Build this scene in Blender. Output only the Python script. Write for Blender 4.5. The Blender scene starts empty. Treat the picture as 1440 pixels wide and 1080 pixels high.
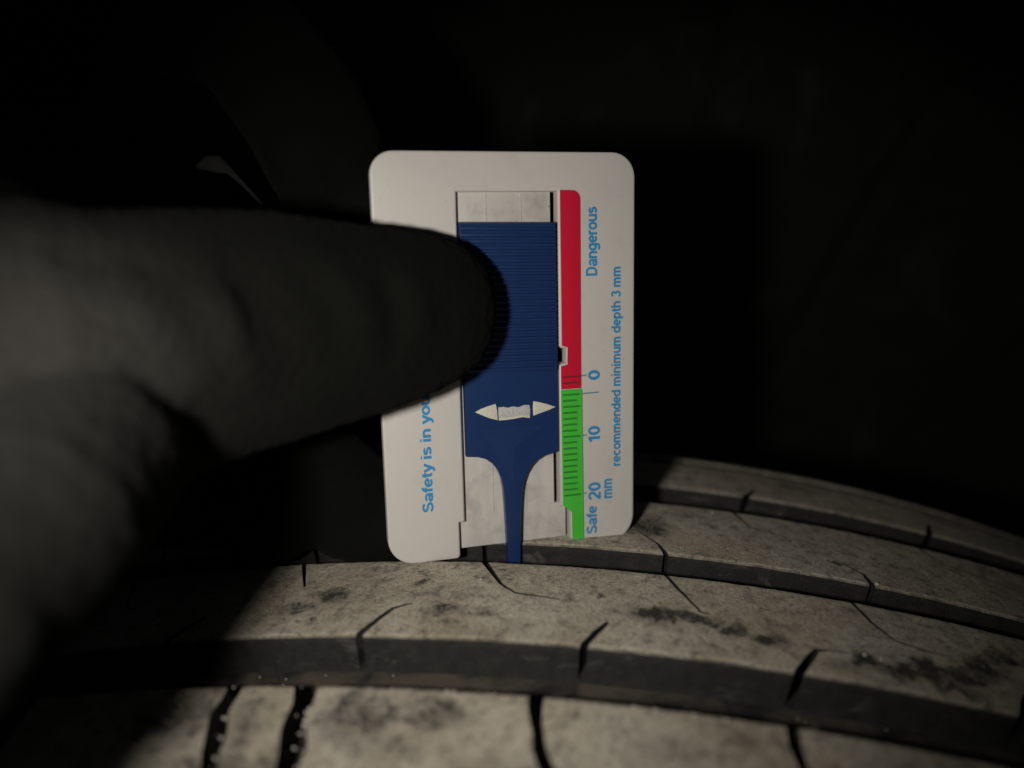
import bpy, bmesh, math, random
import numpy as np
from mathutils import Matrix, Vector

random.seed(4)
U = 0.00087                      # scene metres per drawing millimetre (the gauge's own scale is 1 mm per tick)
scene = bpy.context.scene
C = scene.collection

# ------------------------------------------------------------------ camera, light, exposure
CAM_RIGHT = Vector((0.99103701, 0.12294649, -0.05224753))
CAM_DOWN = Vector((0.0, -0.39111068, -0.92034365))
CAM_FWD = Vector((-0.13358759, 0.91209462, -0.38760516))
CAM_LOC = Vector((25.7469, -124.3979, 826.6694))          # drawing millimetres
FPX = 1110.0

cam_d = bpy.data.cameras.new("camera")
cam_d.sensor_fit = 'HORIZONTAL'
cam_d.sensor_width = 36.0
cam_d.lens = FPX / 1440 * 36
cam_d.clip_start = 0.005
cam_d.clip_end = 20
cam_d.dof.use_dof = True
cam_d.dof.focus_distance = 0.131
cam_d.dof.aperture_fstop = 7.0
cam = bpy.data.objects.new("camera", cam_d)
C.objects.link(cam)
m = Matrix.Identity(4)
for i in range(3):
    m[i][0] = CAM_RIGHT[i]
    m[i][1] = -CAM_DOWN[i]
    m[i][2] = -CAM_FWD[i]
    m[i][3] = CAM_LOC[i] * U
cam.matrix_world = m
scene.camera = cam

world = bpy.data.worlds.new("World")
scene.world = world
world.use_nodes = True
bg = world.node_tree.nodes["Background"]
bg.inputs[0].default_value = (0.75, 0.85, 1.0, 1)
bg.inputs[1].default_value = 0.012


def from_cam(r, d, f):
    """camera-relative offset (right, down, forward; drawing mm) -> world drawing mm"""
    return CAM_LOC + CAM_RIGHT * r + CAM_DOWN * d + CAM_FWD * f


# the hand torch held beside the camera: the only lamp
ld = bpy.data.lights.new("inspection_torch", 'SPOT')
ld.shadow_soft_size = 0.0052
ld.spot_size = math.radians(79)
ld.spot_blend = 1.0
ld.energy = 0.58
ld.color = (1.0, 0.965, 0.90)
lamp = bpy.data.objects.new("inspection_torch", ld)
C.objects.link(lamp)
LP = from_cam(-39, 4, 0)
LT = from_cam(-4, 8, 150)
lamp.location = LP * U
lamp.rotation_euler = (LT - LP).to_track_quat('-Z', 'Y').to_euler()

scene.view_settings.view_transform = 'Standard'
scene.view_settings.look = 'None'
scene.view_settings.exposure = 0
scene.view_settings.gamma = 1
scene.view_settings.use_curve_mapping = False
scene.render.engine = 'CYCLES'
scene.cycles.use_denoising = True
scene.cycles.max_bounces = 6

# ------------------------------------------------------------------ helpers


def at(px, py, z):
    """a point z drawing mm in front of the camera, as world drawing mm"""
    return from_cam((px - 720) / FPX * z, (py - 540) / FPX * z, z)


def tag(o, label=None, cat=None, group=None, kind=None):
    if label: o["label"] = label
    if cat: o["category"] = cat
    if group: o["group"] = group
    if kind: o["kind"] = kind
    return o


def link(name, me, mat=None, parent=None):
    o = bpy.data.objects.new(name, me)
    C.objects.link(o)
    if mat is not None and me is not None and len(me.materials) == 0:
        me.materials.append(mat)
    if parent is not None:
        o.parent = parent
    return o


def empty(name, mw=None):
    o = bpy.data.objects.new(name, None)
    o.empty_display_size = 0.01
    C.objects.link(o)
    if mw is not None:
        o.matrix_world = mw
    return o


def mesh_np(name, verts, faces, smooth=True, sharp=None):
    me = bpy.data.meshes.new(name)
    me.from_pydata([tuple(v) for v in np.asarray(verts).tolist()], [], faces)
    me.update()
    if smooth:
        me.polygons.foreach_set("use_smooth", [True] * len(me.polygons))
        if sharp: me.set_sharp_from_angle(angle=math.radians(sharp))
    return me


def recalc(me):
    bm = bmesh.new(); bm.from_mesh(me)
    bmesh.ops.recalc_face_normals(bm, faces=bm.faces)
    bm.to_mesh(me); bm.free()
    return me


def _hash(ix, iy, iz, seed):
    h = (ix * 374761393 + iy * 668265263 + iz * 2147483647 + seed * 974711) & 0xFFFFFFFF
    h = ((h ^ (h >> 13)) * 1274126177) & 0xFFFFFFFF
    h = (h ^ (h >> 16)) & 0xFFFFFFFF
    return h.astype(np.float64) / 0xFFFFFFFF * 2 - 1


def vnoise(P, scale, seed=0):
    """smooth value noise, P (n,3) in mm, one cell = scale mm"""
    Q = np.asarray(P, dtype=np.float64) / scale
    I = np.floor(Q).astype(np.int64)
    F = Q - I
    F = F * F * (3 - 2 * F)
    r = np.zeros(len(Q))
    for dx in (0, 1):
        for dy in (0, 1):
            for dz in (0, 1):
                w = (F[:, 0] if dx else 1 - F[:, 0]) * (F[:, 1] if dy else 1 - F[:, 1]) * (F[:, 2] if dz else 1 - F[:, 2])
                r += w * _hash(I[:, 0] + dx, I[:, 1] + dy, I[:, 2] + dz, seed)
    return r


class N:
    """tiny node-tree builder"""

    def __init__(s, name):
        s.m = bpy.data.materials.new(name)
        s.m.use_nodes = True
        s.t = s.m.node_tree
        s.p = s.t.nodes["Principled BSDF"]

    def n(s, kind, **kw):
        nd = s.t.nodes.new(kind)
        for k, v in kw.items():
            if k.startswith('_'): setattr(nd, k[1:], v)
            else: nd.inputs[k.replace('_', ' ')].default_value = v
        return nd

    def l(s, a, b): s.t.links.new(a, b)

    def coords(s, scale=1000.0, kind='Object'):
        tc = s.n('ShaderNodeTexCoord')
        mp = s.n('ShaderNodeMapping')
        mp.inputs['Scale'].default_value = (scale,) * 3 if not isinstance(scale, tuple) else scale
        s.l(tc.outputs[kind], mp.inputs[0])
        return mp.outputs[0]

    def noise(s, co, scale, detail=4, rough=0.6, dist=0.0):
        nd = s.n('ShaderNodeTexNoise', Scale=scale, Detail=detail, Roughness=rough, Distortion=dist)
        s.l(co, nd.inputs['Vector'])
        return nd.outputs[0]

    def ramp(s, fac, stops):
        nd = s.n('ShaderNodeValToRGB')
        el = nd.color_ramp.elements
        while len(el) < len(stops): el.new(0.5)
        for e, (p, c) in zip(el, stops):
            e.position = p
            e.color = (c, c, c, 1) if not isinstance(c, tuple) else (*c, 1)
        s.l(fac, nd.inputs[0])
        return nd.outputs[0]

    def mix(s, fac, a, b, mode='MIX'):
        nd = s.n('ShaderNodeMix', _data_type='RGBA', _blend_type=mode)
        for i, v in ((0, fac), (6, a), (7, b)):
            if isinstance(v, (int, float)): nd.inputs[i].default_value = v
            elif isinstance(v, tuple): nd.inputs[i].default_value = (*v, 1)
            else: s.l(v, nd.inputs[i])
        return nd.outputs[2]

    def math(s, op, a, b=0.0, clamp=False):
        nd = s.n('ShaderNodeMath', _operation=op, _use_clamp=clamp)
        for i, v in ((0, a), (1, b)):
            if isinstance(v, (int, float)): nd.inputs[i].default_value = v
            else: s.l(v, nd.inputs[i])
        return nd.outputs[0]

    def attr(s, name):
        return s.n('ShaderNodeAttribute', _attribute_name=name).outputs['Fac']

    def bump(s, h, strength, dist):
        nd = s.n('ShaderNodeBump', Strength=strength, Distance=dist)
        s.l(h, nd.inputs['Height'])
        s.l(nd.outputs[0], s.p.inputs['Normal'])

    def set(s, col=None, rough=None, spec=None):
        for k, v in (('Base Color', col), ('Roughness', rough), ('Specular IOR Level', spec)):
            if v is None: continue
            if isinstance(v, tuple): s.p.inputs[k].default_value = (*v, 1)
            elif isinstance(v, (int, float)): s.p.inputs[k].default_value = v
            else: s.l(v, s.p.inputs[k])
        return s.m


# ------------------------------------------------------------------ materials
def mat_tread():
    b = N("dusty_tread_rubber")
    co = b.coords(1000.0)
    fine = b.noise(co, 1.9, 4, 0.75)
    mid = b.noise(co, 0.42, 5, 0.7)
    big = b.noise(co, 0.07, 4, 0.6, 0.4)
    grain = b.noise(co, 4.5, 2, 0.6)
    speck = b.noise(co, 0.9, 3, 0.6)
    dust = b.attr("dust"); stain_falloff = b.attr("stain_falloff")
    f1 = b.ramp(mid, [(0.32, 0.34), (0.47, 0.86), (0.68, 1.0)])
    f2 = b.ramp(fine, [(0.30, 0.32), (0.5, 0.83), (0.70, 1.0)])
    f3 = b.ramp(big, [(0.3, 0.72), (0.6, 1.0)])
    f4 = b.ramp(speck, [(0.27, 0.25), (0.37, 1.0)])
    f = b.math('MULTIPLY', b.math('MULTIPLY', b.math('MULTIPLY', f1, f2), f3), f4)
    sn = b.math('ADD', b.math('MULTIPLY', b.math('SUBTRACT', mid, 0.5), 2.4), b.math('MULTIPLY', b.math('SUBTRACT', fine, 0.5), 2.6))
    st = b.math('ADD', stain_falloff, b.math('MULTIPLY', sn, b.math('ADD', b.math('MULTIPLY', stain_falloff, 0.8), 0.25)))
    st = b.ramp(st, [(0.32, 0.0), (0.46, 0.5), (0.72, 0.95)])
    f = b.math('MULTIPLY', f, b.math('SUBTRACT', 1.0, st))
    f = b.math('MULTIPLY', f, dust)
    dcol = b.mix(b.ramp(big, [(0.35, 0.0), (0.65, 1.0)]), (0.58, 0.48, 0.34), (0.61, 0.54, 0.425))
    dcol = b.mix(b.math('MULTIPLY', b.ramp(grain, [(0.4, 0.0), (0.7, 1.0)]), 0.5), dcol, (0.78, 0.72, 0.61))
    smear = b.noise(b.coords((1000.0, 1000.0, 2600.0)), 0.11, 5, 0.7, 0.8)
    wallc = b.mix(b.ramp(mid, [(0.4, 0.0), (0.75, 1.0)]), (0.014, 0.0137, 0.0127), (0.030, 0.0285, 0.0255))
    wallc = b.mix(b.ramp(smear, [(0.60, 0.0), (0.72, 0.75)]), wallc, (0.10, 0.093, 0.082))
    col = b.mix(f, wallc, dcol)
    h = b.math('ADD', b.math('MULTIPLY', fine, 0.7), b.math('MULTIPLY', grain, 0.5))
    b.bump(h, 0.85, 0.0004)
    return b.set(col, b.math('SUBTRACT', 0.92, b.math('MULTIPLY', b.math('SUBTRACT', 1.0, dust), 0.22)), 0.35)


def mat_floor():
    b = N("groove_rubber")
    co = b.coords((1000.0, 1000.0, 1000.0))
    n1 = b.noise(co, 0.09, 5, 0.6, 0.5)
    n2 = b.noise(co, 1.1, 4, 0.6)
    col = b.mix(b.ramp(n1, [(0.42, 0.0), (0.6, 1.0)]), (0.016, 0.0155, 0.0145), (0.075, 0.062, 0.048))
    b.bump(n2, 0.4, 0.0002)
    return b.set(col, 0.75, 0.4)


def mat_plain(name, col, rough=0.5, spec=0.5, bump=0.0, scale=1.0, vary=0.0, dirt=None):
    b = N(name)
    c = col
    if bump or vary or dirt:
        co = b.coords(1000.0)
        n1 = b.noise(co, scale, 4, 0.6)
        if vary:
            dark = tuple(x * (1 - vary) for x in col)
            c = b.mix(n1, dark, col)
        if dirt:
            n2 = b.noise(co, dirt[0], 6, 0.7, 1.0)
            c = b.mix(b.ramp(n2, [(dirt[1], 0.0), (dirt[1] + 0.16, dirt[2])]), c, dirt[3])
        if bump: b.bump(n1, bump, 0.0002)
    return b.set(c, rough, spec)


def mat_glove():
    b = N("knitted_glove_fabric")
    co = b.coords(1000.0)
    big = b.noise(co, 0.05, 4, 0.6)
    mid = b.noise(co, 0.5, 4, 0.65)
    v = b.n('ShaderNodeTexVoronoi', Scale=1.7, _feature='F1'); b.l(co, v.inputs['Vector'])
    col = b.mix(b.ramp(big, [(0.35, 0.0), (0.65, 1.0)]), (0.0042, 0.0044, 0.0036), (0.0058, 0.0059, 0.0050))
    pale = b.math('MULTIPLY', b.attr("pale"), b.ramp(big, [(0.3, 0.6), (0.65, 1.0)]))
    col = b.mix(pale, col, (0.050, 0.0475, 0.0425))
    col = b.mix(b.math('MULTIPLY', mid, 0.25), col, (0.009, 0.0089, 0.0078))
    h = b.math('SUBTRACT', b.math('MULTIPLY', mid, 0.5), b.math('MULTIPLY', v.outputs['Distance'], 0.6))
    b.bump(h, 0.35, 0.0003)
    b.p.inputs['Sheen Weight'].default_value = 0.012
    b.p.inputs['Sheen Roughness'].default_value = 0.6
    return b.set(col, 1.0, 0.0)


def mat_white():
    """handled white plastic: faint yellowing, hairline scratches, specks of road dirt and finger grease"""
    b = N("handled_white_plastic")
    co = b.coords(1000.0)
    big = b.noise(co, 0.06, 4, 0.6)
    speck = b.noise(co, 0.9, 3, 0.55)
    grime = b.noise(co, 0.22, 6, 0.7, 0.8)
    scr = b.noise(b.coords((2600.0, 120.0, 1000.0)), 1.0, 2, 0.5)
    scr2 = b.noise(b.coords((160.0, 2400.0, 1000.0)), 1.0, 2, 0.5)
    c = b.mix(big, (0.51, 0.485, 0.455), (0.565, 0.525, 0.475))
    c = b.mix(b.ramp(grime, [(0.52, 0.0), (0.75, 0.30)]), c, (0.40, 0.36, 0.32))
    c = b.mix(b.ramp(scr, [(0.70, 0.0), (0.76, 0.05)]), c, (0.36, 0.33, 0.30))
    c = b.mix(b.ramp(scr2, [(0.71, 0.0), (0.77, 0.05)]), c, (0.36, 0.33, 0.30))
    c = b.mix(b.ramp(speck, [(0.725, 0.0), (0.775, 0.7)]), c, (0.20, 0.17, 0.15))
    r = b.math('ADD', 0.26, b.math('MULTIPLY', grime, 0.3))
    b.bump(b.math('ADD', grime, b.math('MULTIPLY', big, 2.0)), 0.1, 0.0002)
    return b.set(c, r, 0.45)


def mat_plate():
    """recessed plate: grubby, with smears running along the slider's travel"""
    b = N("grubby_white_plastic")
    co = b.coords((1000.0, 260.0, 1000.0))
    co2 = b.coords(1000.0)
    sm = b.noise(co, 0.35, 4, 0.55)
    blot = b.noise(co2, 0.16, 5, 0.62)
    speck = b.noise(co2, 1.5, 2, 0.5)
    c = b.mix(b.ramp(sm, [(0.40, 0.0), (0.70, 0.5)]), (0.56, 0.525, 0.485), (0.36, 0.355, 0.325))
    c = b.mix(b.ramp(blot, [(0.50, 0.0), (0.68, 0.6)]), c, (0.33, 0.28, 0.26))
    c = b.mix(b.ramp(speck, [(0.70, 0.0), (0.78, 0.75)]), c, (0.15, 0.12, 0.11))
    return b.set(c, 0.38, 0.4)


M = {}
M['tread'] = mat_tread()
M['floor'] = mat_floor()
M['white'] = mat_white()
M['plate'] = mat_plate()
M['blue'] = mat_plain("blue_plastic", (0.012, 0.034, 0.116), 0.30, 0.45, 0.1, 0.7, 0.22,
                      (1.2, 0.70, 0.3, (0.10, 0.14, 0.22)))
M['red'] = mat_plain("red_plastic", (0.58, 0.012, 0.036), 0.26, 0.45, 0.05, 0.6, 0.12)
M['green'] = mat_plain("green_plastic", (0.070, 0.52, 0.050), 0.26, 0.45, 0.05, 0.5, 0.18)
M['green_tick'] = mat_plain("dark_green_print", (0.018, 0.22, 0.022), 0.5)
M['red_tick'] = mat_plain("dark_red_print", (0.20, 0.008, 0.02), 0.5)
M['grey_tick'] = mat_plain("blue_grey_print", (0.13, 0.20, 0.28), 0.5)
M['print'] = mat_plain("blue_print", (0.035, 0.25, 0.50), 0.5, 0.4, 0, 3.0, 0.12)
M['arrow'] = mat_plain("worn_white_paint", (0.72, 0.68, 0.56), 0.5, 0.4, 0.6, 2.5, 0.35,
                       (2.2, 0.6, 0.7, (0.25, 0.24, 0.22)))
M['arrow_mid'] = mat_plain("worn_silver_paint", (0.72, 0.70, 0.66), 0.4, 0.5, 0.9, 3.0, 0.7)
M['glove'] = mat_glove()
M['liner'] = mat_plain("wheel_arch_plastic", (0.030, 0.032, 0.0245), 0.8, 0.2, 0.4, 0.05, 0.5,
                       (0.03, 0.55, 0.6, (0.075, 0.078, 0.062)))
M['clip'] = mat_plain("dusty_black_clip", (0.05, 0.05, 0.043), 0.7)
M['sliver'] = mat_plain("sliver_grey", (0.0075, 0.0074, 0.0066), 0.95)
M['grit'] = mat_plain("pale_road_grit", (0.5, 0.47, 0.41), 0.8, 0.3, 0.3, 1.0, 0.4)

# ------------------------------------------------------------------ the tyre
R0 = 370.0
S_CROWN, R_CROWN = -57.31, 547.8
DEPTH = 7.0


def RS(s):
    s = np.asarray(s, dtype=np.float64)
    r = R0 - (s - S_CROWN) ** 2 / (2 * R_CROWN)
    k = np.maximum(0, s - 67.0)
    return r - k ** 2 * 0.06
def polar(th, s, r):
    """tyre coordinates (drawing mm) -> world metres, axle along Y at height R0"""
    th, s, r = np.broadcast_arrays(np.asarray(th, float), np.asarray(s, float), np.asarray(r, float))
    return np.stack([np.sin(th) * r, s, np.cos(th) * r + R0], -1) * U


tyre = empty("tyre", Matrix.Translation((0, 0, 0)))
tag(tyre, "dusty black car tyre with long circumferential grooves under the white gauge", "tyre")

# carcass: groove floors, shoulders and sidewalls turned about the axle
prof = []
for s in np.linspace(-100, 70, 80): prof.append((s, float(RS(s)) - DEPTH))
rs = float(RS(70)) - DEPTH
for s, r in ((76, rs - 3.5), (81, rs - 9), (86, rs - 18), (91, rs - 32), (95, rs - 55), (95, rs - 80), (90, rs - 105), (84, rs - 128),
             (78, 222), (60, 215), (60, 226), (76, 240), (84, 270), (84, 300), (70, 330), (0, 340), (-100, 330), (-122, 300), (-122, 270), (-110, 240), (-96, 226), (-96, 215), (-118, 222),
             (-126, 250), (-132, 290), (-128, 320), (-118, 340), (-108, 352)):
    prof.append((s, r))
prof = np.array(prof)
NS = 300
th = np.linspace(0, 2 * math.pi, NS, endpoint=False)
V = polar(th[:, None], prof[None, :, 0], prof[None, :, 1]).reshape(-1, 3)
npf = len(prof)
F = []
for i in range(NS):
    j = (i + 1) % NS
    for k in range(npf):
        l = (k + 1) % npf
        F.append((i * npf + k, j * npf + k, j * npf + l, i * npf + l))
me = recalc(mesh_np("carcass", V, F, True, 50))
link("carcass", me, M['floor'], tyre)

TH_FINE = np.arange(-0.20, 0.44, 0.5 / R0)


def theta_ring():
    lo = np.arange(-math.pi, -0.20, 0.02)
    hi = np.arange(0.44, math.pi - 0.005, 0.02)
    return np.concatenate([lo, TH_FINE, hi])


def block_profile(s0, s1, bev=0.8, ds=0.5):
    """cross-section (s, height above tread radius, is_top): up one wall, over the top, down the other"""
    P = [(s0 - 0.9, -DEPTH - 1.2)]
    for h in (-6.6, -5.0, -3.2, -1.8, -0.9): P.append((s0 + 0.09 * h, h))
    P += [(s0 + bev * 0.15, -bev * 0.55), (s0 + bev * 0.5, -bev * 0.15)]
    n = max(4, int((s1 - s0 - 2 * bev) / ds))
    for k in range(n + 1): P.append((s0 + bev + (s1 - s0 - 2 * bev) * k / n, 0.0))
    P += [(s1 - bev * 0.5, -bev * 0.15), (s1 - bev * 0.15, -bev * 0.55)]
    for h in (-0.9, -1.8, -3.2, -5.0, -6.6): P.append((s1 - 0.09 * h, h))
    P.append((s1 + 0.9, -DEPTH - 1.2))
    return np.array(P)


def block_mesh(name, ths, P, closed, seed, rough=1.0):
    """ths: (n,) or (n,len(P)) angles; P profile"""
    n, k = len(ths), len(P)
    T = ths if ths.ndim == 2 else np.repeat(ths[:, None], k, 1)
    Sg = np.repeat(P[None, :, 0], n, 0)
    Hg = np.repeat(P[None, :, 1], n, 0)
    flat = np.stack([T * R0, Sg, Hg], -1).reshape(-1, 3)
    top = np.clip(1 + Hg / 1.5, 0, 1)
    nz = (vnoise(flat, 0.9, seed) * 0.05 + vnoise(flat, 2.5, seed + 1) * 0.05 + vnoise(flat, 9, seed + 2) * 0.06).reshape(n, k)
    ez = (vnoise(flat * [1, 0.02, 0.25], 1.3, seed + 3) * 0.17 + vnoise(flat * [1, 0.02, 0.25], 4.0, seed + 4) * 0.14
          + vnoise(flat * [1, .02, .2], 0.6, seed + 5) * 0.05).reshape(n, k)
    s0, s1 = P[:, 0].min(), P[:, 0].max()
    edge = np.exp(-np.minimum(Sg - s0, s1 - Sg) / 1.0)
    Hg2 = Hg + nz * top * rough
    Sg2 = Sg + ez * edge * rough
    V = polar(T, Sg2, RS(Sg2) + Hg2).reshape(-1, 3)
    F = []
    for i in range(n if closed else n - 1):
        j = (i + 1) % n
        for q in range(k if closed else k):
            l = (q + 1) % k
            F.append((i * k + q, j * k + q, j * k + l, i * k + l))
    if not closed:
        F.append(tuple(range(k))); F.append(tuple((n - 1) * k + q for q in range(k))[::-1])
    me = mesh_np(name, V, F, False)
    return recalc(me)


STAINS_FALLOFF = [  # (theta, s, radius along, radius across, strength): scuffs where dust is rubbed off, plus light falloff painted on near blocks
    (0.088, -13.9, 5.0, 2.0, 1.0), (0.106, -13.6, 4.5, 1.8, .9), (0.124, -15.4, 3.5, 1.6, .8), (0.138, -16.8, 3.0, 1.6, .8),
    (0.180, -17.6, 3.0, 2.0, 1.0), (0.198, -18.9, 7.0, 2.2, .9), (0.218, -17.0, 7.0, 2.5, .9), (0.235, -13.5, 5.0, 3.5, .8), (0.250, -9.0, 3.0, 3.0, .8),
    (0.215, -21.0, 5.0, 1.5, .7), (0.010, -17.0, 3.0, 1.8, .5), (-0.012, -16.5, 3.5, 2.4, .6), (-0.028, -9.0, 2.0, 1.4, .6),
    (-0.07, -12.0, 4.0, 2.5, .7), (-0.085, -16.0, 4.0, 2.0, .6), (0.085, 19.0, 6.0, 6.0, .7), (0.11, 27.0, 5.0, 4.0, .4),
    (0.000, -40.5, 7.0, 4.0, .6), (-0.03, -42.5, 7.0, 6.0, .65), (-0.036, -39.0, 4.0, 3.0, .6), (-0.015, -47.5, 7.0, 4.0, .45), (0.012, -3.5, 4.0, 1.5, .5),
    (-0.108, -42.0, 9.0, 6.0, .6), (-0.075, -44.0, 4.0, 7.0, .5), (-0.075, -52.0, 12.0, 4.0, .5), (0.03, -50.0, 14.0, 4.0, .4), (0.09, -44.0, 9.0, 3.0, .42), (0.115, -39.5, 4.0, 2.0, .45), (0.17, -20.0, 3.0, 1.6, .5), (0.19, 14.0, 2.0, 1.5, .7), (0.06, -9.0, 2.0, 1.0, .5),
    (0.07, -41.0, 2.5, 2.0, .4), (0.20, 56.0, 10.0, 3.0, .5), (0.3, 57.0, 10.0, 3.0, .5)]


def finish_tread(me):
    """mark which faces carry dust (worn running surface) and where it is scuffed off, near-row light falloff included"""
    co = np.empty(len(me.vertices) * 3); me.vertices.foreach_get("co", co); co = co.reshape(-1, 3) / U
    nr = np.empty(len(me.polygons) * 3); me.polygons.foreach_get("normal", nr); nr = nr.reshape(-1, 3)
    ce = np.empty(len(me.polygons) * 3); me.polygons.foreach_get("center", ce); ce = ce.reshape(-1, 3) / U
    rad = np.stack([ce[:, 0], np.zeros(len(ce)), ce[:, 2] - R0], 1)
    rr = np.linalg.norm(rad, axis=1)
    dot = (nr * rad).sum(1) / rr
    hgt = rr - RS(ce[:, 1])
    dust = np.clip((dot - 0.55) / 0.3, 0, 1) * (hgt > -1.6)
    a = me.attributes.new("dust", 'FLOAT', 'FACE'); a.data.foreach_set("value", dust.astype(np.float32))
    tt = np.arctan2(co[:, 0], co[:, 2] - R0)
    st = np.zeros(len(co))
    q = np.stack([tt * R0, co[:, 1], np.zeros(len(co))], 1)
    wob = np.stack([vnoise(q, 2.2, 31), vnoise(q, 2.2, 32)], 1) * 1.3 + np.stack([vnoise(q, 0.8, 33), vnoise(q, .8, 34)], 1) * 0.6
    for t0, s0, ra, rc, k in STAINS_FALLOFF:
        d = ((q[:, 0] - t0 * R0 + wob[:, 0]) / ra) ** 2 + ((q[:, 1] - s0 + wob[:, 1]) / rc) ** 2
        st = np.maximum(st, k * np.exp(-d * 0.8))
    a = me.attributes.new("stain_falloff", 'FLOAT', 'POINT'); a.data.foreach_set("value", st.astype(np.float32))
    me.polygons.foreach_set("use_smooth", [True] * len(me.polygons))
    me.set_sharp_from_angle(angle=math.radians(38))


def cutter_strip(paths):
    """closed slabs following (theta, s, width) paths, all the way through the worn top"""
    V, F = [], []
    for path, depth in paths:
        pts = []
        for a, b2 in zip(path[:-1], path[1:]):
            for k in range(4):
                pts.append(tuple(a[i] + (b2[i] - a[i]) * k / 4 for i in range(3)))
        pts.append(path[-1])
        Pn = np.array([(t * R0, s) for t, s, w in pts])
        base = len(V)
        for i, (t, s, w) in enumerate(pts):
            d = Pn[min(i + 1, len(Pn) - 1)] - Pn[max(i - 1, 0)]
            d /= np.linalg.norm(d) + 1e-9
            nrm = np.array([-d[1], d[0]])
            dep = depth * (1 - 0.55 * (i / (len(pts) - 1)) ** 2)
            for sg in (1, -1):
                q = Pn[i] + nrm * sg * w / 2
                for h in (1.5, -dep):
                    V.append(polar(q[0] / R0, q[1], float(RS(q[1])) + h))
        for i in range(len(pts) - 1):
            a, b2 = base + i * 4, base + i * 4 + 4
            F += [(a, b2, b2 + 2, a + 2), (a + 1, a + 3, b2 + 3, b2 + 1), (a, a + 1, b2 + 1, b2), (a + 2, b2 + 2, b2 + 3, a + 3)]
        F.append((base, base + 2, base + 3, base + 1))
        e = base + (len(pts) - 1) * 4
        F.append((e, e + 1, e + 3, e + 2))
    return recalc(mesh_np("sipe_cutter", np.array(V), F, False))


def cut(me, paths):
    o = link("tread_blank", me)
    c = link("sipe_cutter", cutter_strip(paths))
    md = o.modifiers.new("b", 'BOOLEAN'); md.operation = 'DIFFERENCE'; md.solver = 'EXACT'; md.object = c
    dg = bpy.context.evaluated_depsgraph_get()
    new = bpy.data.meshes.new_from_object(o.evaluated_get(dg))
    bpy.data.objects.remove(o); bpy.data.objects.remove(c)
    bpy.data.meshes.remove(me)
    return new


PITCH = 0.0985


def repeat(path, depth, n0, n1, known=()):
    return [([(t + PITCH * k, s, w) for t, s, w in path], depth) for k in range(n0, n1 + 1) if k not in known]


# sipes read off the tread (angle, axial position, width)
rib2 = [
    ([(-0.0468, -26.5, 1.35), (-0.0460, -23.6, 1.25), (-0.0412, -19.9, 1.0), (-0.036, -16.4, 0.7), (-0.0277, -14.9, 0.3)], 6.6),
    ([(0.0540, -26.5, 1.35), (0.0552, -23.6, 1.3), (0.0605, -20.0, 1.15), (0.0652, -17.3, 0.7)], 6.6),
    ([(0.1445, -26.5, 1.5), (0.1462, -24.0, 1.5), (0.1537, -19.8, 1.4), (0.1575, -17.7, 0.9), (0.164, -16.9, 0.3), (0.1728, -16.7, 0.22)], 6.6),
    ([(0.2385, -26.5, 1.7), (0.2393, -24.4, 1.6), (0.245, -20.0, 1.0), (0.252, -16.5, 0.5)], 5.6),
    ([(-0.099, 2.2, 1.0), (-0.0978, -1.2, 0.9), (-0.0886, -9.1, 0.4)], 4.5),
    ([(-0.002, 2.2, 1.4), (0.001, -0.6, 1.2), (0.0127, -8.2, 0.6), (0.0207, -10.7, 0.45), (0.0422, -11.8, 0.3)], 4.5),
    ([(0.091, 2.2, 1.0), (0.0937, -0.5, 0.8), (0.0998, -5.4, 0.65), (0.1083, -11.4, 0.5), (0.1131, -12.0, 0.25)], 4.5),
    ([(0.184, 2.2, 1.0), (0.1868, -1.3, 0.8), (0.1912, -6.3, 0.7), (0.1987, -10.8, 0.5), (0.2105, -12.0, 0.4), (0.2232, -12.3, 0.2)], 4.5),
]
near2 = rib2[1][0]; far2 = rib2[6][0]
rib2 += repeat(near2, 5.6, -4, -2) + repeat(near2, 5.6, 3, 5) + repeat(far2, 4.5, -4, -3) + repeat(far2, 4.5, 2, 4)
rib3 = [
    ([(0.0962, 4.8, 1.1), (0.0957, 7.4, 1.0), (0.092, 11.2, 0.6), (0.0808, 16.6, 0.3)], 6.0),
    ([(0.2050, 4.8, 1.2), (0.2042, 7.6, 1.1), (0.203, 11.4, 0.7), (0.1942, 14.6, 0.35)], 6.0),
    ([(0.139, 34.5, 0.9), (0.1413, 31.8, 0.8), (0.1485, 24.5, 0.45), (0.165, 22.6, 0.3), (0.2062, 19.4, 0.22)], 4.5),
    ([(0.2535, 34.5, 0.9), (0.2561, 30.3, 0.7), (0.2636, 25.1, 0.5), (0.3039, 20.9, 0.3)], 4.5),
]
rib3 += repeat(rib3[0][0], 6, -4, -1) + repeat(rib3[1][0], 6, 1, 3) + repeat(rib3[2][0], 4.5, -4, -1) + repeat(rib3[3][0], 4.5, 1, 2)
w1 = [(0.1535, 40.0, 1.6), (0.1548, 42.6, 1.5), (0.1649, 49.5, 0.7)]
w2 = [(0.275, 40.0, 1.6), (0.2759, 43.4, 1.5), (0.2846, 50.6, 0.8)]
rib4 = [(w1, 6.0), (w2, 6.0)] + repeat(w1, 6, -4, -1) + repeat(w2, 6, 1, 2)

for (s0, s1), paths, seed in (((-24.3, -0.2), rib2, 10), ((7.25, 32.2), rib3, 20), ((42.9, 62.5), rib4, 30), ((65.5, 73.0), None, 50)):
    me = block_mesh("tread_rib", theta_ring(), block_profile(s0, s1), True, seed)
    if paths: me = cut(me, paths)
    finish_tread(me)
    link("tread_rib", me, M['tread'], tyre)

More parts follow.
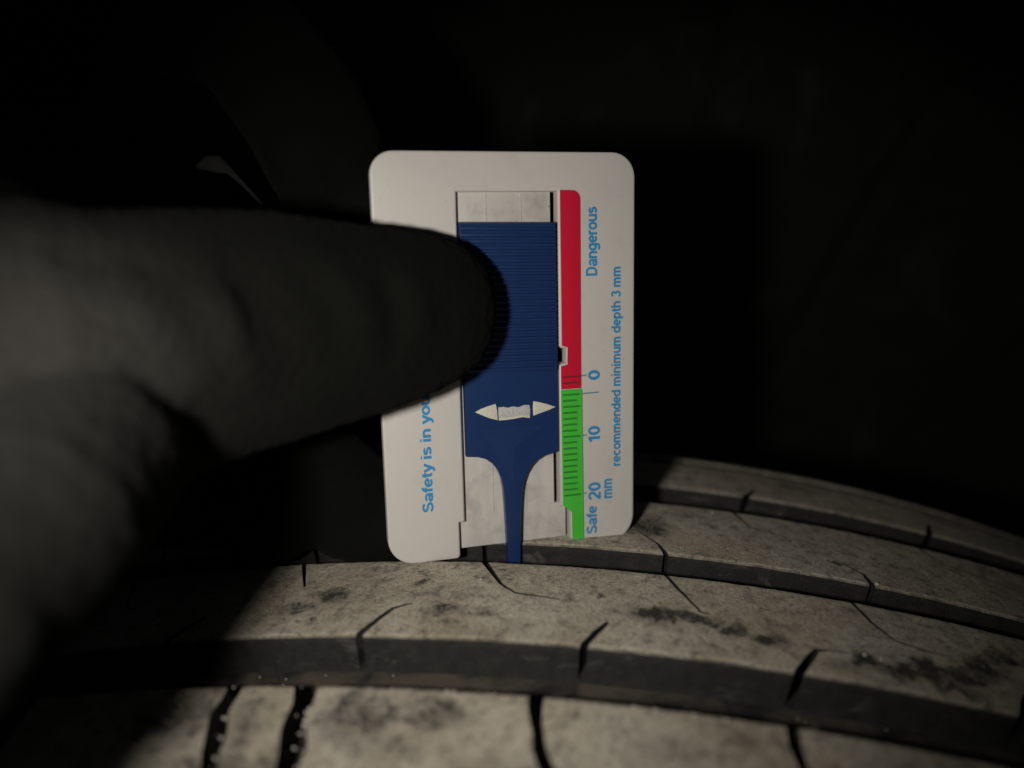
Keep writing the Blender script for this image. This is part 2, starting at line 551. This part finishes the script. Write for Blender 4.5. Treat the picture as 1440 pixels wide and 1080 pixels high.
# near shoulder: single blocks between open slots
SLOT = {  # angle of the slot's middle at s = -36, -42, -47, -51 ... and its width
    -1: ([-0.0904, -0.0892, -0.0855, -0.0803, -0.075, -0.07], 2.9),
    0: ([-0.0578, -0.0563, -0.0530, -0.0497, -0.046, -0.042], 3.6),
    1: ([0.0378, 0.0382, 0.0420, 0.0465, 0.051, 0.056], 2.0),
    2: ([0.1357, 0.1362, 0.1358, 0.138, 0.142, 0.147], 1.6),
}
SLOT_S = [-36, -41.5, -46.5, -51.5, -58, -66]


def slot_at(k, s):
    if k in SLOT:
        a, w = SLOT[k]; off = 0
    elif k > 2:
        a, w = SLOT[2]; off = PITCH * (k - 2)
    else:
        a, w = SLOT[-1]; off = PITCH * (k + 1)
    return np.interp(-s, [-x for x in SLOT_S], a) + off + 0.0005 * np.sin(s * 0.75 + k * 1.7), w / R0 * (1 + 0.15 * np.sin(s * 0.5 + k))


prof1 = block_profile(-72.0, -36.0, 0.5)


def slot_block(k0, k1, seed, coarse=False):
    s = prof1[:, 0]
    l, wl = slot_at(k0, s); r, wr = slot_at(k1, s)
    l = l + wl / 2; r = r - wr / 2
    n = 16 if coarse else max(12, int((r - l).mean() * R0 / 0.6))
    e = np.linspace(0, 1, n)
    T = l[None] + (r - l)[None] * e[:, None]
    me = block_mesh("tread_block", T, prof1, False, seed)
    finish_tread(me)
    return me


for k in range(-2, 5):
    link("tread_block", slot_block(k, k + 1, 40 + 7 * k), M['tread'], tyre)
far_block = slot_block(5, 6, 99, True)
far_block.materials.append(M['tread'])
k_end = int((2 * math.pi - PITCH * 8) / PITCH)
for k in range(0, k_end):
    o = link("tread_block", far_block, None, tyre)
    o.rotation_euler = (0, PITCH * k, 0)
    # turn about the axle
    o.matrix_local = Matrix.Translation((0, 0, R0 * U)) @ Matrix.Rotation(PITCH * k, 4, 'Y') @ Matrix.Translation((0, 0, -R0 * U))

# grit lodged in the slots and strewn on the tread
bm = bmesh.new()
rg = random.Random(7)


def pebble(th_, s_, h_, r_):
    p = Vector(polar(th_, s_, float(RS(s_)) + h_).tolist())
    mt = Matrix.Translation(p) @ Matrix.Rotation(rg.random() * 6, 4, 'X') @ Matrix.Rotation(rg.random() * 6, 4, 'Z') @ Matrix.Diagonal((r_ * U * rg.uniform(.7, 1.3), r_ * U * rg.uniform(.6, 1.2), r_ * U * rg.uniform(.5, 1), 1))
    bmesh.ops.create_icosphere(bm, subdivisions=1, radius=1.0, matrix=mt)


for k in (-1, 0):
    for _ in range(26):
        s_ = rg.uniform(-56, -36.5); c_, w_ = slot_at(k, s_)
        pebble(float(c_) + rg.uniform(-.45, .45) * w_, s_, rg.uniform(-5.5, -1.2), rg.uniform(0.15, 0.5))
for _ in range(150):
    pebble(rg.uniform(-0.12, 0.3), rg.choice([rg.uniform(-24, -0.5), rg.uniform(7.5, 32), rg.uniform(-52, -37)]), 0.06, rg.uniform(0.05, 0.16))
for _ in range(26):
    pebble(rg.uniform(-0.12, 0.12), -36.4 - abs(rg.gauss(0, .3)), 0.05, rg.uniform(0.1, 0.34))
for t_, s_, r_ in ((0.1795, -16.6, 0.55), (0.186, -17.2, 0.35), (0.207, 8.2, 0.5), (0.128, 29.5, 0.35), (0.002, -7.0, 0.28), (-0.04, -9.0, .25)):
    pebble(t_, s_, 0.1, r_)
for _ in range(45):
    pebble(rg.uniform(-0.1, 0.3), rg.uniform(-35, -25.5), -DEPTH + 0.1, rg.uniform(0.08, 0.25))
me = bpy.data.meshes.new("grit"); bm.to_mesh(me); bm.free()
g = link("grit", me, M['grit'], tyre); g["kind"] = "stuff"

# ------------------------------------------------------------------ wheel arch behind the tyre
arch = empty("wheel_arch_liner", Matrix.Translation((0, 0, 0)))
tag(arch, "black plastic wheel arch liner in deep shade behind the tyre", "wheel arch")


def arch_sheet(name, t0, t1, pts, thick, mat, parent, nt=60):
    """sheet turned about the axle; pts = (s, r) profile"""
    pts = np.array(pts, float)
    tt = np.linspace(t0, t1, nt)
    A = polar(tt[:, None], pts[None, :, 0], pts[None, :, 1]).reshape(-1, 3)
    d = np.gradient(pts, axis=0); d /= np.linalg.norm(d, axis=1)[:, None]
    off = pts + np.stack([d[:, 1], -d[:, 0]], 1) * thick
    B = polar(tt[:, None], off[None, :, 0], off[None, :, 1]).reshape(-1, 3)
    k = len(pts); n0 = len(A)
    F = []
    for i in range(nt - 1):
        for q in range(k - 1):
            a = i * k + q
            F.append((a, a + k, a + k + 1, a + 1)); F.append((n0 + a, n0 + a + 1, n0 + a + k + 1, n0 + a + k))
    for q in range(k - 1):
        F.append((q, q + 1, n0 + q + 1, n0 + q)); e = (nt - 1) * k + q
        F.append((e, n0 + e, n0 + e + 1, e + 1))
    for i in range(nt - 1):
        a = i * k; F.append((a, n0 + a, n0 + a + k, a + k)); b2 = a + k - 1
        F.append((b2, b2 + k, n0 + b2 + k, n0 + b2))
    return link(name, recalc(mesh_np(name, np.concatenate([A, B]), F, True, 40)), mat, parent)


arch_sheet("shell", -1.2, 1.2, [(150, 490), (220, 492), (300, 490), (335, 482), (352, 465), (360, 440), (362, 400), (360, 340), (355, 280), (352, 200)], 4, M['liner'], arch)
for t_ in (-0.55, -0.22, 0.12, 0.42, 0.75):
    arch_sheet("stiffening_rib", t_, t_ + 0.045, [(349, 210), (346, 300), (350, 400), (346, 440), (330, 470), (296, 482), (220, 484)], 8, M['liner'], arch, 6)
for t_, r_, s_ in ((0.527, 266, 352),):
    bm = bmesh.new()
    bmesh.ops.create_cone(bm, cap_ends=True, segments=20, radius1=9 * U, radius2=6 * U, depth=6 * U)
    bmesh.ops.bevel(bm, geom=bm.edges[:], offset=1 * U, segments=2, affect='EDGES')
    me = bpy.data.meshes.new("clip"); bm.to_mesh(me); bm.free()
    o = link("clip", me, M['liner'], arch)
    o.location = Vector(polar(t_, s_ - 2, r_).tolist()); o.rotation_euler = (math.radians(90), 0, 0)

# ------------------------------------------------------------------ the tread depth gauge
CO = Vector((-17.59508, -3.42444, 737.41975)) * U
CR1 = Vector((0.92855216, 0.36122386, -0.08548807)).normalized()
CR2 = Vector((0.00085881, 0.22820954, 0.97361166))
CN = CR1.cross(CR2).normalized(); CR2 = CN.cross(CR1).normalized()
mw = Matrix.Identity(4)
for i in range(3):
    mw[i][0], mw[i][1], mw[i][2], mw[i][3] = CR1[i], CR2[i], CN[i], CO[i]
gauge = empty("tread_depth_gauge", mw)
tag(gauge, "white plastic tread depth gauge with blue slider and red and green scale", "depth gauge")


def arc(cx, cy, r, a0, a1, n=8):
    return [(cx + r * math.cos(math.radians(a0 + (a1 - a0) * k / n)), cy + r * math.sin(math.radians(a0 + (a1 - a0) * k / n))) for k in range(n + 1)]


def slab(name, pts, w0, w1, mat, parent, bev=0.0, seg=2):
    """outline in gauge (u, v) mm, front face at w1, back at w0, front rim rounded"""
    bm = bmesh.new()
    f = bm.faces.new([bm.verts.new((x * U, y * U, w0 * U)) for x, y in pts])
    bm.normal_update()
    if f.normal.z < 0: f.normal_flip()
    r = bmesh.ops.extrude_face_region(bm, geom=[f])
    vs = [e for e in r['geom'] if isinstance(e, bmesh.types.BMVert)]
    bmesh.ops.translate(bm, verts=vs, vec=(0, 0, (w1 - w0) * U))
    bmesh.ops.recalc_face_normals(bm, faces=bm.faces)
    if bev:
        ed = [e for e in bm.edges if all(abs(v.co.z - w1 * U) < 1e-7 for v in e.verts)]
        bmesh.ops.bevel(bm, geom=ed, offset=bev * U, segments=seg, profile=0.6, affect='EDGES', clamp_overlap=True)
    bmesh.ops.triangulate(bm, faces=[f for f in bm.faces if len(f.verts) > 4])
    me = bpy.data.meshes.new(name); bm.to_mesh(me); bm.free()
    me.polygons.foreach_set("use_smooth", [True] * len(me.polygons))
    me.set_sharp_from_angle(angle=math.radians(32))
    return link(name, me, mat, parent)


W, H = 50.0, 76.8
frame = []
frame += arc(4.2, H - 4.2, 4.2, 180, 90)
frame += arc(W - 4.6, H - 4.6, 4.6, 90, 0)
frame += arc(W - 5.5, 5.2, 5.5, 0, -84)
frame += [(39.4, 0.35), (36.5, 0.55), (36.45, 6.9)] + arc(35.6, 7.2, 0.8, 0, 75, 4) + [(34.4, 8.5)]
frame += [(34.4, 36.7), (35.0, 37.1), (35.9, 37.2), (35.9, 40.0), (34.9, 40.1), (34.45, 40.6)]
frame += [(34.5, 69.6), (15.35, 69.6), (15.1, 40), (14.95, 36.4), (15.0, 7.15), (13.85, 7.1), (13.85, 0.8)] + arc(13.0, 0.75, 0.85, 0, -90, 4)
frame += arc(5.0, 4.9, 5.0, 270, 180)
body = slab("frame", frame[::-1], -2.7, 0.0, M['white'], gauge, 0.62, 4)

# recessed back plate (with the dark slit left open beside the right leg) and its two drawn channels
bp = slab("back_plate", [(12.5, 1.35), (35.9, 1.5), (35.9, 8.6), (33.55, 8.7), (33.5, 71), (12.5, 71)], -2.62, -1.55, M['plate'], gauge, 0.15, 2)
for u_ in (20.9, 27.6):
    slab("guide_rail", [(u_, 8), (u_ + 0.22, 8), (u_ + 0.22, 69.4), (u_, 69.4)], -1.6, -1.42, M['plate'], bp, 0.06, 2)

# blue slider
sl = [(15.55, 64.25), (34.15, 64.0), (34.15, 19.75)]
sl += [(32.6, 19.45), (31.0, 19.05), (29.6, 18.3), (28.5, 17.2), (27.6, 15.8), (27.0, 14.2), (26.65, 12.6), (26.4, 10), (26.15, 5), (25.9, -1.5), (25.75, -6.2),
       (25.3, -6.8), (23.9, -6.8), (23.45, -6.2), (23.35, -1.5), (23.15, 5), (22.95, 10), (22.75, 13.2), (22.4, 15.2), (21.7, 17.0), (20.7, 18.4), (19.4, 19.4), (17.8, 19.95), (15.65, 20.15)]
slider = slab("slider", sl, -1.5, 0.25, M['blue'], gauge, 0.28, 3)
# grip pad with rounded ridges
slab("grip_pad", [(15.7, 64.1), (34.0, 63.85), (34.0, 35.9), (15.75, 36.4)], 0.2, 0.56, M['blue'], slider, 0.1, 2)
nseg = 7
rv, rf = [], []
for e_, u_ in enumerate((0.0, 18.2)):
    for k in range(nseg + 1):
        a = math.pi * k / nseg
        rv.append((u_ * 0.985 * U, (-0.37 * math.cos(a) - (u_ - 9) * 0.021) * U, 0.44 * math.sin(a) ** 0.8 * U))
for k in range(nseg): rf.append((k, k + 1, nseg + 2 + k, nseg + 1 + k))
rf.append(tuple(range(nseg + 1))); rf.append(tuple(range(nseg + 1, 2 * nseg + 2))[::-1]); rf.append((0, nseg + 1, 2 * nseg + 1, nseg))
ridge = recalc(mesh_np("ridge", np.array(rv), rf, True, 50)); ridge.materials.append(M['blue'])
for k in range(24):
    o = link("ridge", ridge, None, slider)
    o.location = (15.8 * U, (36.75 + k * 1.163) * U, 0.54 * U)


def px_uv(x, y):
    """measured from the picture of the arrow: offsets in picture dots -> gauge mm"""
    return (17.57 + (x - 668) * 0.14125, 29.16 - (y - 577) * 0.1395 - (x - 668) * 0.0102)


al = [px_uv(*q) for q in ((667.5, 579.4), (675, 575), (684, 571.5), (696, 567.6), (697.3, 572), (698.2, 580), (698.6, 590.4), (688, 588), (678, 584))]
am = [px_uv(*q) for q in ((699.6, 572.6), (706, 571.6), (713, 573), (720, 571.2), (728, 572.2), (736, 569.0), (743.6, 569.2), (744.6, 578), (743.6, 587.6), (733, 586.4), (722, 588.6), (711, 590.2), (700, 591.0))]
ar = [px_uv(*q) for q in ((748.8, 563.6), (757, 565), (768, 567.6), (781, 571.6), (770, 576.5), (760, 580), (748.6, 584.4), (748.2, 574))]
slab("arrow_head", al, 0.15, 0.36, M['arrow'], slider, 0.06)
slab("arrow_shaft", am, 0.15, 0.34, M['arrow_mid'], slider, 0.06)
slab("shaft_edge", [px_uv(*q) for q in ((700, 587.4), (711, 586.8), (722, 585.2), (733, 583.2), (743.4, 584.2), (743.5, 587.2), (733, 586.2), (722, 588.4), (711, 590.0), (700.2, 590.8))], 0.2, 0.40, M['arrow'], slider, 0.03)
slab("arrow_head", ar, 0.15, 0.36, M['arrow'], slider, 0.06)
# low moulded wedge where the pin begins
tri = [(18.6, 25.2), (31.6, 25.4), (24.8, 17.8)]
wv = [(x * U, y * U, 0.252 * U) for x, y in tri] + [(25.0 * U, 21.6 * U, 0.66 * U), (24.7 * U, 14.0 * U, 0.252 * U)]
me = recalc(mesh_np("wedge", np.array(wv), [(0, 1, 3), (1, 4, 3), (4, 0, 3)], False))
link("wedge", me, M['blue'], slider)

# red and green scale inlays
red = [(34.95, 69.9), (37.2, 69.85)] + arc(37.3, 68.2, 1.65, 80, 0, 6) + [(38.9, 32.05), (34.75, 32.05), (34.75, 36.6), (36.1, 36.9), (36.15, 40.2), (35.0, 40.6)]
redo = slab("red_scale", red[::-1], -0.2, 0.2, M['red'], gauge, 0.16, 3)
green = [(34.7, 31.95), (39.0, 31.95), (39.2, 0.75), (38.6, 0.4), (37.2, 0.45), (36.75, 0.9), (36.7, 6.9), (35.9, 7.7), (34.85, 8.6)]
gro = slab("green_scale", green, -0.2, 0.2, M['green'], gauge, 0.16, 3)
rail = slab("edge_rail", [(38.7, 0.9), (39.12, 0.9), (38.92, 31.7), (38.55, 31.7)], 0.1, 0.34, M['green'], gro, 0.07, 2)


def tick(u0, u1, v, wdt, mat, parent, w=0.24, slope=0.012):
    return slab("tick_mark", [(u0, v - wdt / 2), (u1, v - wdt / 2 + slope), (u1, v + wdt / 2 + slope), (u0, v + wdt / 2)], 0.1, w, mat, parent, 0.03, 1)


for y0, full in ((34.45, 1), (33.25, 0)):
    tick(34.95, 38.7 if full else 38.4, y0, 0.38, M['red_tick'], redo, 0.23)
for k in range(18):
    v_ = 30.95 - k * (30.95 - 10.55) / 17
    full = k in (0, 2, 7, 17)
    tick(35.0, 38.95 if full else 37.9, v_, 0.40, M['green_tick'], gro)
for u0, u1, v_ in ((38.95, 40.0, 34.5), (39.05, 42.5, 30.95), (39.1, 40.0, 22.5), (39.1, 39.9, 10.55)):
    slab("scale_line", [(u0, v_ - 0.13), (u1, v_ - 0.06), (u1, v_ + 0.22), (u0, v_ + 0.13)], -0.02, 0.03, M['grey_tick'], body)


def el(cx, cy, rx, ry, a0, a1, n=14):
    return [(cx + rx * math.cos(math.radians(a0 + (a1 - a0) * k / n)), cy + ry * math.sin(math.radians(a0 + (a1 - a0) * k / n))) for k in range(n + 1)]


X = 0.73
GLYPH = {  # centre lines of a plain grotesque letter, cap height 1: (advance, strokes)
    'o': (.62, [el(.31, .365, .225, .285, 0, 360, 24)]),
    'e': (.61, [[(.09, .365), (.53, .365)], el(.31, .365, .225, .285, 0, 318, 20)]),
    'a': (.60, [el(.29, .47, .20, .18, 160, 0) + [(.49, .0)], el(.275, .205, .195, .135, 0, 360, 20)]),
    'n': (.62, [[(.11, 0), (.11, X)], el(.305, .44, .195, .205, 180, 0) + [(.50, 0)]]),
    'g': (.62, [el(.29, .375, .205, .275, 0, 360, 22), [(.50, X), (.50, 0)] + el(.29, -.02, .21, .19, 0, -150)]),
    'r': (.40, [[(.11, 0), (.11, X)], el(.31, .42, .20, .235, 180, 72, 8)]),
    'u': (.62, [[(.11, X)] + el(.305, .285, .195, .205, 180, 360), [(.50, X), (.50, 0)]]),
    's': (.55, [el(.27, .525, .175, .125, 20, 270) + el(.27, .235, .19, .155, 88, -160)]),
    'm': (.92, [[(.11, 0), (.11, X)], el(.275, .465, .165, .185, 180, 0) + [(.44, 0)], el(.605, .465, .165, .185, 180, 0) + [(.77, 0)]]),
    'D': (.78, [[(.12, .0), (.12, 1.0)], [(.12, .92), (.36, .92)] + el(.36, .5, .29, .42, 90, -90) + [(.12, .08)]]),
    'S': (.72, [el(.35, .72, .225, .20, 18, 270) + el(.35, .285, .255, .215, 88, -165)]),
    'f': (.37, [[(.18, 0)] + el(.34, .76, .16, .16, 180, 80, 8), [(.02, .655), (.36, .655)]]),
    'd': (.62, [el(.29, .365, .205, .285, 0, 360, 22), [(.50, 0), (.50, 1)]]),
    'p': (.62, [el(.32, .365, .205, .285, 0, 360, 22), [(.11, X), (.11, -.27)]]),
    'c': (.58, [el(.31, .365, .225, .285, 48, 312, 18)]),
    'i': (.27, [[(.125, 0), (.125, X)], [(.125, .87), (.125, 1.0)]]),
    't': (.37, [[(.17, .92)] + el(.30, .19, .13, .12, 180, 280, 8), [(.02, .655), (.34, .655)]]),
    'h': (.62, [[(.11, 0), (.11, 1)], el(.305, .44, .195, .205, 180, 0) + [(.50, 0)]]),
    'y': (.56, [[(.06, X), (.29, .06)], [(.52, X), (.27, -.06), (.20, -.19), (.05, -.21)]]),
    '0': (.62, [el(.31, .5, .205, .42, 0, 360, 26)]),
    '1': (.52, [[(.36, 0), (.36, 1.0)], [(.36, .93), (.12, .72)]]),
    '2': (.62, [el(.31, .70, .21, .225, 165, -28) + [(.11, .09)], [(.06, .08), (.55, .08)]]),
    '3': (.60, [el(.29, .73, .185, .19, 155, -80), el(.29, .29, .215, .22, 82, -158)]),
    ' ': (.30, []),
}


def lettering(text, u0, u1, v0, v1, bold=0.19, skew=0.0):
    """one printed line running up the gauge: text x -> +v, text up -> -u, fitted to its measured box"""
    V, F = [], []
    pen, lift = 0.0, 0.0
    for ch in text:
        adv, strokes = GLYPH[ch]
        for st in strokes:
            P = np.array(st, float)
            P = P[np.r_[True, np.abs(np.diff(P, axis=0)).sum(1) > 1e-6]]
            closed = np.abs(P[0] - P[-1]).sum() < 1e-6
            if closed: P = P[:-1]
            n = len(P)
            base = len(V)
            lift = (lift + 0.003) % 0.012
            for i in range(n):
                a = P[i - 1] if (closed or i > 0) else 2 * P[0] - P[1]
                c2 = P[(i + 1) % n] if (closed or i < n - 1) else 2 * P[-1] - P[-2]
                d0 = (P[i] - a) / np.linalg.norm(P[i] - a); d1 = (c2 - P[i]) / np.linalg.norm(c2 - P[i])
                t = d0 + d1; t /= np.linalg.norm(t) + 1e-9
                nr = np.array([-t[1], t[0]])
                k = bold / 2 / max(0.55, abs(nr @ np.array([-d0[1], d0[0]])))
                for sg in (1, -1):
                    q = P[i] + nr * k * sg
                    V.append((pen + q[0], q[1], lift))
            for i in range(n if closed else n - 1):
                j = (i + 1) % n
                F.append((base + 2 * i, base + 2 * i + 1, base + 2 * j + 1, base + 2 * j))
        pen += adv
    V = np.array(V)
    lo, hi = V.min(0), V.max(0)
    q = (V - lo) / np.maximum(hi - lo, 1e-9)
    v = v0 + q[:, 0] * (v1 - v0)
    u = u1 - q[:, 1] * (u1 - u0) + skew * q[:, 0]
    me = mesh_np("lettering", np.stack([u, v, 0.03 + V[:, 2]], 1) * U, F, False)
    bm = bmesh.new(); bm.from_mesh(me)
    bm.normal_update()
    bmesh.ops.reverse_faces(bm, faces=[f for f in bm.faces if f.normal.z < 0])
    bm.to_mesh(me); bm.free()
    return link("lettering", me, M['print'], body)


lettering("Dangerous", 39.95, 42.95, 53.8, 66.8)
lettering("0", 40.3, 42.75, 33.5, 35.5)
lettering("10", 40.25, 42.75, 20.9, 24.3)
lettering("20", 40.2, 42.85, 9.0, 12.7)
lettering("mm", 43.6, 45.3, 9.05, 13.15)
lettering("Safe", 39.75, 42.05, 1.95, 7.85)
lettering("recommended minimum depth 3 mm", 45.1, 47.6, 15.65, 55.4)
lettering("Safety is in your", 6.75, 9.5, 9.95, 33.75, 0.19, 0.15)

# ------------------------------------------------------------------ the gloved hand
hand = empty("gloved_hand", Matrix.Translation(at(60, 600, 105) * U))
tag(hand, "hand in a dark knitted glove, thumb pressing the gauge's blue slider", "gloved hand")


def tube_np(path, nseg=28):
    """closed loft through (point, r_across, r_depth) stations; across lies in the picture plane side, depth along the view"""
    pts = [np.array(p[0]) for p in path]
    V, F = [], []
    n = len(path)
    fw = np.array(CAM_FWD)
    for i, (p, ra, rd) in enumerate(path):
        t = pts[min(i + 1, n - 1)] - pts[max(i - 1, 0)]
        t /= np.linalg.norm(t)
        a = np.cross(t, fw); a /= np.linalg.norm(a)
        d = np.cross(a, t)
        for k in range(nseg):
            f = 2 * math.pi * k / nseg
            V.append(np.array(p) + a * ra * math.cos(f) + d * rd * math.sin(f))
    for i in range(n - 1):
        for k in range(nseg):
            l = (k + 1) % nseg
            F.append((i * nseg + k, i * nseg + l, (i + 1) * nseg + l, (i + 1) * nseg + k))
    F.append(tuple(range(nseg))[::-1]); F.append(tuple((n - 1) * nseg + k for k in range(nseg)))
    return V, F


def station(px, py, z, half_px, depth_mm):
    return (at(px, py, z), half_px * z / FPX, depth_mm)


def sphere_chain(path, steps=6):
    """round-ended limb through (px, py, z, radius mm) joints"""
    st = []
    for a, b2 in zip(path[:-1], path[1:]):
        for k in range(steps):
            f = k / steps
            st.append(tuple(a[i] + (b2[i] - a[i]) * f for i in range(4)))
    st.append(path[-1])
    P = [np.array(at(*q[:3])) for q in st]
    R = [q[3] for q in st]
    d0 = (P[0] - P[1]); d0 /= np.linalg.norm(d0)
    d1 = (P[-1] - P[-2]); d1 /= np.linalg.norm(d1)
    full = []
    for f in (0.98, 0.8, 0.5, 0.2): full.append((P[0] + d0 * R[0] * f, R[0] * math.sqrt(1 - f * f), R[0] * math.sqrt(1 - f * f)))
    for p, r in zip(P, R): full.append((p, r, r))
    for f in (0.2, 0.5, 0.8, 0.98): full.append((P[-1] + d1 * R[-1] * f, R[-1] * math.sqrt(1 - f * f), R[-1] * math.sqrt(1 - f * f)))
    return tube_np(full, 24)


pieces = []
# thumb and thenar: measured upper and lower outline, flattened where it meets the gauge
thumb = [(682, 434, 144.0, 6, 0.8), (680.5, 431, 143.7, 30, 2.8), (676, 430, 143.1, 53, 4.6), (664, 430, 141.8, 74, 6.4), (645, 430, 140.0, 92, 8.0), (614, 433, 137.2, 107, 9.4), (576, 438, 134.5, 120, 10.6),
         (530, 446, 131.4, 131, 11.4), (460, 452, 128, 147, 12.0), (400, 457, 126, 161, 13.0), (320, 467, 122, 173, 14.5), (250, 480, 118, 186, 16.5),
         (170, 500, 113, 206, 19), (80, 515, 108, 236, 21), (-40, 530, 103, 262, 22), (-160, 545, 99, 270, 21), (-230, 550, 98, 200, 16), (-260, 552, 98, 60, 6)]
pieces.append(tube_np([station(*q) for q in thumb], 40))
# heel of the hand and wrist running out to the lower left
pieces.append(sphere_chain([(-60, 480, 116, 26), (-60, 640, 100, 24), (-150, 780, 86, 19), (-330, 1020, 74, 15), (-600, 1400, 66, 16)]))
pieces.append(sphere_chain([(102, 655, 96, 13.1), (24, 750, 82, 12.4), (-110, 875, 69, 11.0), (-330, 1150, 58, 8.4)]))
# palm and the web towards the fingers behind the gauge
pieces.append(sphere_chain([(-90, 430, 125, 24), (-140, 300, 150, 24), (-90, 180, 178, 22)]))
pieces.append(sphere_chain([(-120, 480, 128, 24), (-60, 520, 160, 20), (20, 560, 182, 15)]))
# index finger: over the top, then down behind the gauge
pieces.append(sphere_chain([(-60, 130, 184, 16), (150, 0, 190, 14.5), (340, 40, 184, 14.2), (430, 160, 175, 14.2), (455, 215, 170.5, 13.4)]))
pieces.append(sphere_chain([(468, 262, 170, 11.8), (520, 320, 168, 12.2), (580, 370, 167.5, 10.8), (640, 420, 169, 9.5)]))
# middle, ring and little finger folded under
pieces.append(sphere_chain([(0, 420, 188, 15), (260, 520, 182, 12.5), (430, 655, 168, 12.0), (500, 712, 163, 11.6), (575, 728, 164, 10.4)]))
pieces.append(sphere_chain([(-20, 520, 180, 14), (210, 620, 168, 12), (330, 690, 162, 11.6), (388, 722, 160, 10.4)]))
pieces.append(sphere_chain([(-20, 600, 168, 13), (140, 660, 160, 11), (235, 700, 156, 10)]))

V, F = [], []
for v_, f_ in pieces:
    o_ = len(V)
    V += [tuple(x) for x in v_]
    F += [tuple(i + o_ for i in f) for f in f_]
HO = np.array(at(60, 600, 105))
V = (np.array(V) - HO)
me = mesh_np("glove", V, F, False)      # in drawing mm while it is remeshed
recalc(me)
tmp = link("glove_source", me)
md = tmp.modifiers.new("r", 'REMESH'); md.mode = 'VOXEL'; md.voxel_size = 0.85
md = tmp.modifiers.new("s", 'SMOOTH'); md.factor = 0.5; md.iterations = 9
md = tmp.modifiers.new("d", 'SUBSURF'); md.levels = 1; md.render_levels = 1
dg = bpy.context.evaluated_depsgraph_get()
me = bpy.data.meshes.new_from_object(tmp.evaluated_get(dg))
bpy.data.objects.remove(tmp)
n = len(me.vertices)
co = np.empty(n * 3); me.vertices.foreach_get("co", co); co = co.reshape(-1, 3)
no = np.empty(n * 3); me.vertices.foreach_get("normal", no); no = no.reshape(-1, 3)
wp = co + HO


def crease(path, width, amp):
    """fold (amp > 0) or crease (amp < 0) along a polyline of (px, py, z) joints"""
    P = [np.array(at(*q)) for q in path]
    best = np.full(n, 1e9); tb = np.zeros(n)
    for i, (a, b2) in enumerate(zip(P[:-1], P[1:])):
        ab = b2 - a
        t = np.clip(((wp - a) @ ab) / (ab @ ab), 0, 1)
        d = np.linalg.norm(wp - (a + t[:, None] * ab), axis=1)
        k = d < best
        best[k] = d[k]; tb[k] = (i + t[k]) / (len(P) - 1)
    fade = np.clip(np.minimum(tb, 1 - tb) * 4 + 0.25, 0, 1)
    return amp * np.exp(-(best / width) ** 2) * fade


disp = vnoise(wp, 18, 5) * 0.35 + vnoise(wp, 7, 6) * 0.06
disp += vnoise(wp, 2.2, 7) * 0.03 + vnoise(wp, 0.95, 8) * 0.15
# folds across the thumb
for path, wd, am_ in (
        ([(450, 375, 116), (500, 410, 117), (530, 475, 118)], 3.2, 1.5),
        ([(420, 350, 115), (470, 430, 115), (495, 530, 116)], 2.8, -1.1),
        ([(565, 370, 123), (595, 420, 123), (600, 490, 124)], 2.6, 1.0),
        ([(540, 370, 121), (560, 440, 120), (560, 530, 121)], 2.4, -1.0),
        ([(280, 400, 108), (345, 480, 107), (390, 575, 110)], 3.6, 1.8),
        ([(340, 350, 110), (405, 460, 110), (440, 590, 113)], 4.5, -0.9),
        ([(250, 570, 104), (320, 600, 107), (380, 590, 111)], 2.8, -1.1),
        ([(180, 420, 97), (260, 480, 101), (300, 560, 104)], 4.0, 0.8),
        ([(180, 690, 100), (212, 708, 103), (250, 712, 108)], 3.0, -2.0),
        ([(60, 330, 92), (150, 360, 97), (250, 370, 104)], 3.5, -0.8),
        ([(40, 760, 88), (90, 800, 88), (140, 800, 92)], 3.0, -0.7),
        ([(400, 300, 158), (440, 275, 158), (490, 215, 158)], 2.6, -2.0)):
    disp += crease(path, wd, am_)
co2 = (co + no * disp[:, None]) * U
me.vertices.foreach_set("co", co2.ravel()); me.update()
me.polygons.foreach_set("use_smooth", [True] * len(me.polygons))
me.name = "glove"
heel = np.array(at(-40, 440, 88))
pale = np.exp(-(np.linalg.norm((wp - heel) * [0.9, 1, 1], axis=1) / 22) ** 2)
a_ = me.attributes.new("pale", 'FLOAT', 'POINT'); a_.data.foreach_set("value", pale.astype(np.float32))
me.materials.clear()
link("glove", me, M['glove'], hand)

# added strip standing for the lit background edge between thumb and first finger
P = [(276, 234, 168, 0.35), (292, 229, 167, 1.6), (306, 231, 166, 1.9), (322, 240, 165, 0.75), (340, 257, 164, 0.4), (356, 274, 163, 0.35), (368, 287, 162, 0.3)]
v_, f_ = tube_np([(np.array(at(a, b2, z)) - HO, r, r * 0.5) for a, b2, z, r in P], 10)
link("background_sliver", recalc(mesh_np("background_sliver", np.array(v_) * U, f_, True)), M['sliver'], hand)
